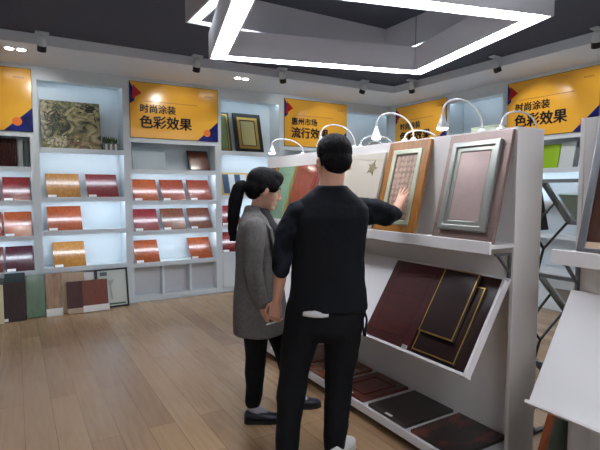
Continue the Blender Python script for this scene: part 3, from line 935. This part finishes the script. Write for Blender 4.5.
# ------------------------------------------------------------------ folding brochure rack behind the stand
root = thing('brochure_rack', 'folding zigzag brochure rack seen through the gap between the stands', 'brochure rack', (2.68, 1.45, 0), 0)
M_acr = mat('acrylic', (168, 180, 180), .15, alpha=.28)
zs = [(1.47, 1.23), (.94, .69), (.43, .18)]
for k, (zt, zb) in enumerate(zs):
    a, b = Vector((-.14, 0, zt)), Vector((.14, 0, zb))
    d = (b - a).normalized()
    bm = NB()
    for yy in (-.17, .15):
        prism(bm, [(a.x, a.z), (b.x, b.z), (b.x + .03, b.z + .02), (a.x + .03, a.z + .02)], lambda u, v, w: (u, w, v), yy, yy + .014)
    prism(bm, [(a.x - .005, a.z), (a.x + .02, a.z), (a.x + .02, a.z + .02), (a.x - .005, a.z + .02)], lambda u, v, w: (u, w, v), -.17, .164)
    prism(bm, [(b.x, b.z - .005), (b.x + .04, b.z - .005), (b.x + .04, b.z + .05), (b.x + .03, b.z + .05), (b.x + .03, b.z + .008), (b.x, b.z + .008)], lambda u, v, w: (u, w, v), -.17, .164)
    obj('tray_frame', bm, mat('rack_grey', (112, 116, 120), .45, metal=.3), root)
    bm = NB()
    prism(bm, [(a.x + .006, a.z), (b.x + .004, b.z), (b.x + .009, b.z + .005), (a.x + .011, a.z + .005)], lambda u, v, w: (u, w, v), -.155, .149)
    obj('tray_sheet', bm, M_acr, root)
for yy in (-.18, .166):
    for k in range(3):
        zt, zb = zs[k]
        zm = (zt + zb) / 2
        bm = NB()
        chain = [(.0, zm), (-.20, zm - .14), (-.08, zm - .255), (.14, zb)] if k < 2 else [(.0, zm), (-.16, .10), (-.10, .012)]
        for p, q in zip(chain, chain[1:]):
            tube(bm, [(p[0], yy, p[1]), (q[0], yy, q[1])], .0075, 8)
        link2 = [(-.08, zm - .255), (-.14, zs[k + 1][0])] if k < 2 else [(.14, zb), (.14, .012)]
        tube(bm, [(link2[0][0], yy, link2[0][1]), (link2[1][0], yy, link2[1][1])], .0075, 8)
        obj('scissor_arm', bm, M_black, root)
bm = NB(); prism(bm, [(-.14, 1.46), (-.10, 1.43), (-.02, 1.20), (-.10, 1.20)], lambda u, v, w: (u, w, v), .176, .184)
obj('black_flap', bm, M_black, root)
for yy in (-.18, .166):
    bm = NB(); box(bm, -.16, .16, yy - .012, yy + .012, 0, .014); obj('foot', bm, M_black, root)
M_brog = mat('brochure_green', (150, 186, 166), .4)
for (k, m, l) in ((0, M_brog, 'pale green brochure lying in the top tray of the rack'), (1, mat('brochure_white', (206, 208, 208), .4), 'pale grey brochure lying in the middle tray of the rack'), (2, mat('brochure_tan', (170, 146, 120), .4), 'tan brochure lying in the bottom tray of the rack')):
    zt, zb = zs[k]
    bm = NB()
    xs_ = -.05 if k < 2 else -.125
    zq = zt - (zt - zb) * (xs_ + .14) / .28
    prism(bm, [(xs_, zq + .012), (.134, zb + .017), (.139, zb + .023), (xs_ + .005, zq + .018)], lambda u, v, w: (u, w, v), -.13, .11)
    o = obj('brochure', bm, m); o.location = (2.68, 1.45, 0)
    tag(o, l, 'brochure', 'brochures in the folding rack')

# ------------------------------------------------------------------ people
def head_mesh(bm, T, k=1.0, woman=False):
    def E(c, r):
        ellipsoid(bm, c, r, T, 20, 14)
    E((0, -.010, .030), (.075, .094, .090))
    E((0, .028, -.035), (.057 if not woman else .053, .060, .083))
    E((0, .066, -.096), (.025, .021, .019))
    E((.040, .052, -.028), (.024, .026, .032)); E((-.040, .052, -.028), (.024, .026, .032))
    E((0, .076, .022), (.044, .014, .012))
    E((0, .083, -.066), (.022, .011, .008)); E((0, .082, -.077), (.019, .011, .008))
    for p, r in (((0, .086, .012), .007), ((0, .097, -.012), .009), ((0, .104, -.032), .013), ((.010, .094, -.036), .009), ((-.010, .094, -.036), .009)):
        E(p, (r, r, r))
    tube(bm, [T @ Vector(p) for p in ((0, .086, .014), (0, .098, -.012), (0, .106, -.032))], [.007, .009, .012], 10)
    for s in (-1, 1):
        E((s * .077, -.004, -.010), (.010, .022, .031))
        E((s * .081, -.010, .002), (.009, .018, .018))

def face_parts(root, T):
    for s in (-1, 1):
        bm = NB(); ellipsoid(bm, (s * .030, .0735, .004), (.0105, .0085, .0045), T, 14, 10)
        e = obj('eye', bm, mat('eye_white', (225, 222, 216), .25), root, smooth=True)
        bm = NB(); ellipsoid(bm, (s * .030, .0805, .004), (.0055, .004, .0042), T, 12, 8)
        obj('iris', bm, M_hair, e, smooth=True)
        bm = NB(); tube(bm, [T @ Vector(p) for p in ((s * .014, .088, .022), (s * .03, .087, .028), (s * .046, .078, .023))], [.003, .004, .002], 8)
        obj('eyebrow', bm, M_hair, root, smooth=True)
    bm = NB(); ellipsoid(bm, (0, .091, -.070), (.019, .005, .0065), T, 14, 8)
    obj('lips', bm, mat('lips', (160, 92, 86), .45), root, smooth=True)

def hand_mesh(bm, wrist, d, n, thumb_side, curl=.35, k=1.0, spread=1.2):
    """d: direction of the hand, n: direction the palm faces; thumb_side: +-1 along d x n"""
    w = Vector(wrist); d = Vector(d).normalized(); n = Vector(n); n = (n - d * n.dot(d)).normalized()
    s = d.cross(n) * thumb_side
    rings = []
    for t, hw, ht in ((-.015, .026, .021), (.01, .029, .019), (.045, .038, .017), (.075, .040, .014), (.094, .037, .012)):
        c = w + d * t * k
        rings.append([c + (s * math.cos(a) * hw + n * math.sin(a) * ht) * k for a in [2 * math.pi * i / 16 for i in range(16)]])
    loft(bm, rings)
    for off, L, r in ((.029, .074, .0085), (.0095, .083, .009), (-.0105, .077, .0085), (-.0285, .060, .0075)):
        p = w + (d * .082 + s * off) * k
        pts = [p]; a = curl * .5
        rad = [r * k]
        for seg, f in enumerate((.44, .32, .24)):
            dirv = d * math.cos(a) + n * math.sin(a) + s * off * spread
            p = p + dirv.normalized() * L * f * k
            pts.append(p); rad.append(r * (.95 - .09 * seg) * k)
            a += curl
        capsules(bm, pts, rad, 10)
    p = w + (d * .022 + s * .024 + n * .006) * k
    pts = [p]
    for dirv, L in ((d * .6 + s * .75 + n * .3, .038), (d * .85 + s * .35 + n * .35, .032), (d * .95 + s * .05 + n * .35, .026)):
        p = p + dirv.normalized() * L * k
        pts.append(p)
    capsules(bm, pts, [.013 * k, .0105 * k, .0095 * k, .008 * k], 10)

def ring_at(c, u, v, hw, hd, n=28, sq=2.4):
    out = []
    for i in range(n):
        a = 2 * math.pi * i / n
        ca, sa = math.cos(a), math.sin(a)
        ca = math.copysign(abs(ca) ** (2 / sq), ca); sa = math.copysign(abs(sa) ** (2 / sq), sa)
        out.append(Vector(c) + u * hw * ca + v * hd * sa)
    return out

def torso(bm, u, v, rows):
    loft(bm, [ring_at((cx, cy, z), u, v, hw, hd) for z, cx, cy, hw, hd in rows])

def shoe(name, root, heel, toe, m, sole, h=.075, w=.042):
    heel = Vector(heel); toe = Vector(toe)
    d = (toe - heel); L = d.length; d.normalize()
    u = Vector((d.y, -d.x, 0)).normalized(); z = Vector((0, 0, 1))
    bm = NB()
    rows = [(.0, .55, .75), (.06, .78, 1.0), (.28, .85, 1.0), (.48, .92, .85), (.7, 1.05, .62), (.88, .85, .5), (.97, .5, .36), (1.0, .2, .2)]
    loft(bm, [ring_at(heel + d * L * t + z * (.018 + h * hh * .5), u, z, w * ww, h * hh * .5, 20) for t, ww, hh in rows])
    sh = obj(name, bm, m, root, smooth=True)
    bm = NB()
    top = [heel + d * L * t + u * w * ww * sg for sg in (1,) for t, ww, _ in rows] + [heel + d * L * t - u * w * ww for t, ww, _ in reversed(rows)]
    A = [bm.verts.new(p + z * .001) for p in top]; Bv = [bm.verts.new(p + z * .024) for p in top]
    bm.faces.new(A); bm.faces.new(Bv)
    for k in range(len(A)):
        bm.faces.new((A[k], A[(k + 1) % len(A)], Bv[(k + 1) % len(A)], Bv[k]))
    obj('sole', bm, sole, sh)
    return sh

YAW = R(-30.9)
X_ = Vector((1, 0, 0))
# ---- the man: back to the camera, right hand on the amber panel
man = thing('person', 'man in black jacket and trousers, back turned, touching the amber panel', 'person', (1.38, 2.053, 0), YAW)
ang = R(14)
u = Vector((math.cos(ang), -math.sin(ang), 0)); v = Vector((math.sin(ang), math.cos(ang), 0))
T_head = Matrix.Translation((.044, .012, 1.574)) @ Matrix.Rotation(R(14), 4, 'Z') @ Matrix.Rotation(R(-14), 4, 'X') @ Matrix.Scale(1.07, 4)
shL, elL, wrL = Vector((-.165, .0, 1.335)), Vector((-.222, .0, 1.065)), Vector((-.252, .075, .845))
shR, elR, wrR = Vector((.205, .02, 1.335)), Vector((.322, .055, 1.300)), Vector((.420, .275, 1.298))
hipL, knL, anL = Vector((-.088, .0, .86)), Vector((-.165, .02, .45)), Vector((-.205, -.085, .07))
hipR, knR, anR = Vector((.105, .0, .86)), Vector((.085, .04, .45)), Vector((.052, -.035, .07))
bm = NB()
head_mesh(bm, T_head)
tube(bm, [(.02, -.01, 1.36), (.03, -.01, 1.43), (.040, .0, 1.54)], [.06, .062, .064], 18)
torso(bm, u, v, [(.78, .01, 0, .155, .10), (.90, .01, 0, .16, .105), (1.06, .01, 0, .15, .095), (1.22, .012, 0, .17, .105), (1.31, .015, 0, .150, .085), (1.36, .018, -.0, .11, .06), (1.40, .02, -.0, .06, .05)])
capsules(bm, [shL + Vector((.03, 0, -.03)), elL, wrL], [.038, .040, .027]); capsules(bm, [shR + Vector((-.02, 0, -.02)), elR, wrR], [.038, .038, .027])
capsules(bm, [hipL, knL, anL], [.085, .055, .038]); capsules(bm, [hipR, knR, anR], [.085, .055, .038])
hand_mesh(bm, wrL + Vector((-.004, .008, -.02)), (-.16, .14, -1), (.35, .9, 0), -1, .8)
hand_mesh(bm, wrR + Vector((.008, .018, .004)), (.36, .16, .88), (.858, .5135, 0), 1, .08, .95, 6.5)
for a, sgn in ((anL, -1), (anR, 1)):
    capsules(bm, [a + Vector((0, -.02, -.03)), a + Vector((.03, .08, -.045)), a + Vector((.05, .15, -.052))], [.032, .028, .018])
body = remeshed('body', bm, M_skin, man, .0045, 3)
face_parts(man, T_head)
bm = NB()
for c, r in (((0, -.026, .046), (.086, .092, .086)), ((0, -.002, .080), (.076, .086, .053)), ((0, -.055, -.004), (.074, .056, .070)), ((0, .052, .088), (.055, .038, .028))):
    ellipsoid(bm, c, r, T_head, 24, 16)
for s in (-1, 1):
    ellipsoid(bm, (s * .066, -.006, .014), (.016, .028, .040), T_head, 16, 10)
remeshed('hair', bm, M_hair, man, .005, 6, .002, 60)
M_jack = mat('black_jacket', (12, 15, 21), .85, spec=.25, bump=.25, bscale=30)
M_camo = mat('dark_camo_sleeve', (9, 11, 16), .85, spec=.15, rgb2=(30, 34, 42), var=.88, vscale=11, detail=2)
bm = NB()
torso(bm, u, v, [(.812, .014, 0, .208, .140), (.826, .014, 0, .210, .142), (.87, .014, 0, .205, .138), (.95, .013, 0, .196, .130), (1.07, .014, 0, .193, .124), (1.20, .016, 0, .204, .130), (1.29, .018, 0, .214, .124), (1.34, .02, 0, .206, .108), (1.38, .024, -.003, .172, .092), (1.415, .03, -.006, .118, .082), (1.445, .034, -.008, .084, .078), (1.455, .034, -.008, .080, .074)])
remeshed('jacket', bm, M_jack, man, .008, 5, .007, 7, (1, 1, .7))
bm = NB(); capsules(bm, [shL + Vector((.035, 0, -.028)), shL.lerp(elL, .5) + Vector((-.006, 0, 0)), elL, elL.lerp(wrL, .22)], [.074, .064, .056, .052]); 
remeshed('sleeve', bm, M_camo, man, .008, 5, .007, 14, (1, 1, .7))
bm = NB(); capsules(bm, [shR + Vector((-.03, 0, -.015)), shR.lerp(elR, .5) + Vector((0, 0, .0)), elR, elR.lerp(wrR, .5), wrR - Vector((.006, .03, .005))], [.072, .070, .062, .052, .040])
remeshed('sleeve', bm, M_camo, man, .008, 5, .008, 14)
M_trou = mat('black_trousers', (8, 10, 14), .85, spec=.25)
bm = NB()
torso(bm, u, v, [(.64, .004, 0, .10, .085), (.70, .006, 0, .165, .115), (.74, .008, 0, .185, .12), (.80, .008, 0, .185, .122), (.88, .01, 0, .18, .118), (.95, .01, 0, .172, .11)])
capsules(bm, [hipL + Vector((-.01, 0, -.04)), hipL.lerp(knL, .5), knL, knL.lerp(anL, .55), anL + Vector((0, 0, .0))], [.104, .100, .082, .070, .060])
capsules(bm, [hipR + Vector((.012, 0, -.04)), hipR.lerp(knR, .5), knR, knR.lerp(anR, .55), anR + Vector((0, 0, .0))], [.104, .100, .080, .070, .060])
remeshed('trousers', bm, M_trou, man, .009, 5, .008, 9, (1, 1, .8))
M_tee = mat('white_cotton', (205, 205, 206), .8)
bm = NB(); torso(bm, u, v, [(.795, -.03, -.012, .10, .127), (.81, -.03, -.012, .10, .127), (.85, -.015, -.005, .130, .12)])
obj('undershirt', bm, M_tee, man, smooth=True)
bm = NB(); tube(bm, spline([(.205, -.03, .80), (.215, -.05, .76), (.208, -.05, .70)], 6), .006, 8); tube(bm, spline([(.20, -.03, .80), (.196, -.055, .75), (.20, -.05, .68)], 6), .005, 8); ellipsoid(bm, (.206, -.05, .69), (.012, .012, .018))
obj('drawstring', bm, M_trou, man, smooth=True)
M_sole = mat('white_sole', (206, 206, 204), .6)
shoe('shoe', man, (anL.x - .02, anL.y - .10, 0), (anL.x + .02, anL.y + .14, 0), mat('white_sneaker', (212, 212, 210), .6), M_sole, .085, .046)
shoe('shoe', man, (anR.x - .01, anR.y - .055, 0), (anR.x + .110, anR.y + .16, 0), mat('white_sneaker', (212, 212, 210), .6), M_sole, .085, .046)
M4 = Matrix.Rotation(YAW, 4, 'Z')
cp = man.location + M4 @ (wrL + Vector((-.030, .055, -.150)))
bm = NB(); tube(bm, [(-.035, 0, -.012), (.045, 0, .012)], .0045, 8)
o = obj('white_pen', bm, M_tag); o.location = cp; o.rotation_euler = (0, 0, YAW)
tag(o, 'small white stick held between the man\'s lowered left fingers', 'pen')

# ---- the woman: in profile, looking down at the panels
wom = thing('person', 'woman in long grey blazer with black ponytail, seen in profile', 'person', (1.275, 2.617, 0), YAW)
fa = R(-14)
v = Vector((math.cos(fa), math.sin(fa), 0)); u = Vector((math.sin(fa), -math.cos(fa), 0))
T_head = Matrix.Translation((.033, .0, 1.432)) @ Matrix.Rotation(R(-90 + 14), 4, 'Z') @ Matrix.Rotation(R(-14), 4, 'X') @ Matrix.Scale(1.02, 4)
shN, elN, wrN = Vector((-.012, -.150, 1.215)), Vector((-.020, -.185, .965)), Vector((.018, -.165, .765))
shF, elF, wrF = Vector((.03, .150, 1.215)), Vector((.03, .19, .97)), Vector((.09, .17, .78))
hpN, knN, akN = Vector((-.005, -.085, .80)), Vector((-.020, -.06, .43)), Vector((-.038, -.05, .085))
hpF, knF, akF = Vector((.02, .085, .80)), Vector((.13, .11, .44)), Vector((.215, .14, .085))
bm = NB()
head_mesh(bm, T_head, woman=True)
tube(bm, [(-.02, 0, 1.25), (-.01, 0, 1.31), (.015, 0, 1.40)], [.06, .046, .046], 16)
torso(bm, u, v, [(.72, .0, 0, .15, .10), (.82, .0, 0, .155, .105), (.97, .0, 0, .12, .085), (1.10, .0, 0, .125, .09), (1.19, -.003, 0, .11, .07), (1.24, -.01, 0, .08, .05), (1.27, -.012, 0, .045, .042)])
capsules(bm, [shN + Vector((0, .025, -.02)), elN, wrN], [.036, .034, .022]); capsules(bm, [shF + Vector((0, -.025, -.02)), elF, wrF], [.036, .034, .022])
capsules(bm, [hpN, knN, akN], [.078, .05, .033]); capsules(bm, [hpF, knF, akF], [.078, .05, .033])
hand_mesh(bm, wrN + Vector((.004, 0, -.02)), (.18, .02, -1), (.25, .97, 0), -1, .45, .92)
hand_mesh(bm, wrF + Vector((.006, 0, -.02)), (.28, 0, -1), (.2, -.97, 0), 1, .45, .92)
for a in (akN, akF):
    capsules(bm, [a + Vector((-.02, 0, -.035)), a + Vector((.07, .0, -.05)), a + Vector((.14, .01, -.056))], [.028, .024, .015])
remeshed('body', bm, mat('fair_skin', (206, 160, 136), .5), wom, .0045, 3)
face_parts(wom, T_head)
bm = NB()
for c, r in (((0, -.016, .046), (.090, .104, .088)), ((0, .050, .066), (.066, .048, .036)), ((0, -.06, .0), (.080, .060, .075)), ((0, .03, .085), (.07, .07, .045))):
    ellipsoid(bm, c, r, T_head, 24, 16)
for s in (-1, 1):
    ellipsoid(bm, (s * .070, .040, .030), (.018, .034, .040), T_head, 16, 10)
    ellipsoid(bm, (s * .072, -.02, .008), (.020, .034, .040), T_head, 16, 10)
remeshed('hair', bm, M_hair, wom, .005, 14, .0015, 50)
bm = NB()
pp = spline([(-.070, -.01, 1.455), (-.112, -.012, 1.45), (-.135, -.015, 1.39), (-.150, -.02, 1.29), (-.158, -.02, 1.20), (-.158, -.02, 1.12)], 7)
tube(bm, pp, [.018 + .022 * math.sin(math.pi * min(1, .15 + i / len(pp) * .88)) for i in range(len(pp))], 14)
remeshed('ponytail', bm, M_hair, wom, .005, 2, .006, 30, (2, 2, .4))
bm = NB(); tube(bm, [(-.085, -.011, 1.458), (-.105, -.012, 1.452)], [.022, .022], 12); obj('hair_tie', bm, M_black, wom, smooth=True)
M_blaz = mat('grey_check_blazer', (88, 86, 85), .85, spec=.3, rgb2=(108, 105, 102), var=.5, vscale=60, bump=.15, bscale=120)
bm = NB()
torso(bm, u, v, [(.560, .006, 0, .185, .160), (.66, .004, 0, .182, .156), (.80, .0, 0, .178, .148), (.97, -.002, 0, .160, .134), (1.09, -.004, 0, .160, .128), (1.17, -.008, 0, .165, .116), (1.225, -.014, 0, .156, .100), (1.265, -.020, 0, .120, .084), (1.30, -.026, 0, .074, .066), (1.335, -.028, 0, .060, .056)])
remeshed('blazer', bm, M_blaz, wom, .008, 5, .007, 7, (1, 1, .5))
for a, b, c in ((shN, elN, wrN), (shF, elF, wrF)):
    bm = NB(); capsules(bm, [a + Vector((0, .02 if a is shN else -.02, -.005)), a.lerp(b, .5), b, b.lerp(c, .5), c + Vector((0, 0, .015))], [.066, .060, .054, .050, .046])
    remeshed('sleeve', bm, M_blaz, wom, .008, 5, .006, 14, (1, 1, .7))
M_top = mat('black_top', (16, 16, 18), .8)
bm = NB()
loft(bm, [ring_at(Vector((cx, 0, z)), u, v, hw, hd, 20) for z, cx, hw, hd in ((.80, .064, .012, .094), (.97, .058, .028, .092), (1.09, .054, .062, .092), (1.19, .046, .078, .084), (1.25, .020, .064, .070), (1.32, -.004, .054, .060))])
remeshed('black_top', bm, M_top, wom, .006, 3)
for s in (-1, 1):
    bm = NB()
    pts = [(1.285, .03, .045), (1.20, .105, .070), (1.09, .128, .074), (.95, .138, .030)]
    rings = []
    for z, fx, side in pts:
        c = Vector((0, 0, z)) + v * fx + u * side * s
        wv = u * s
        rings.append([c - wv * .012, c + wv * .028 * (1 if z > 1.0 else .3), c + wv * .028 * (1 if z > 1.0 else .3) - v * .012, c - wv * .012 - v * .012])
    loft(bm, rings)
    obj('lapel', bm, M_blaz, wom, .003)
bm = NB()
torso(bm, u, v, [(.62, .0, 0, .160, .115), (.72, .0, 0, .162, .118), (.86, .0, 0, .15, .11)])
capsules(bm, [hpN + Vector((0, 0, -.06)), hpN.lerp(knN, .5), knN, knN.lerp(akN, .6), akN + Vector((0, 0, .045))], [.092, .082, .066, .056, .050])
capsules(bm, [hpF + Vector((0, 0, -.06)), hpF.lerp(knF, .5), knF, knF.lerp(akF, .6), akF + Vector((0, 0, .045))], [.092, .082, .066, .056, .050])
remeshed('trousers', bm, M_trou, wom, .008, 5, .006, 9, (1, 1, .8))
M_loaf = mat('navy_loafer', (30, 34, 46), .4)
M_dsole = mat('dark_sole', (22, 22, 24), .6)
for a, dy in ((akN, .0), (akF, .02)):
    shoe('shoe', wom, (a.x - .055, a.y - .01, 0), (a.x + .175, a.y + dy, 0), M_loaf, M_dsole, .062, .040)
    bm = NB(); capsules(bm, [a + Vector((0, 0, .01)), a + Vector((.02, .0, -.02)), a + Vector((.065, .004, -.038))], [.036, .037, .030])
    remeshed('sock', bm, mat('grey_sock', (150, 150, 156), .8), wom, .006, 3)
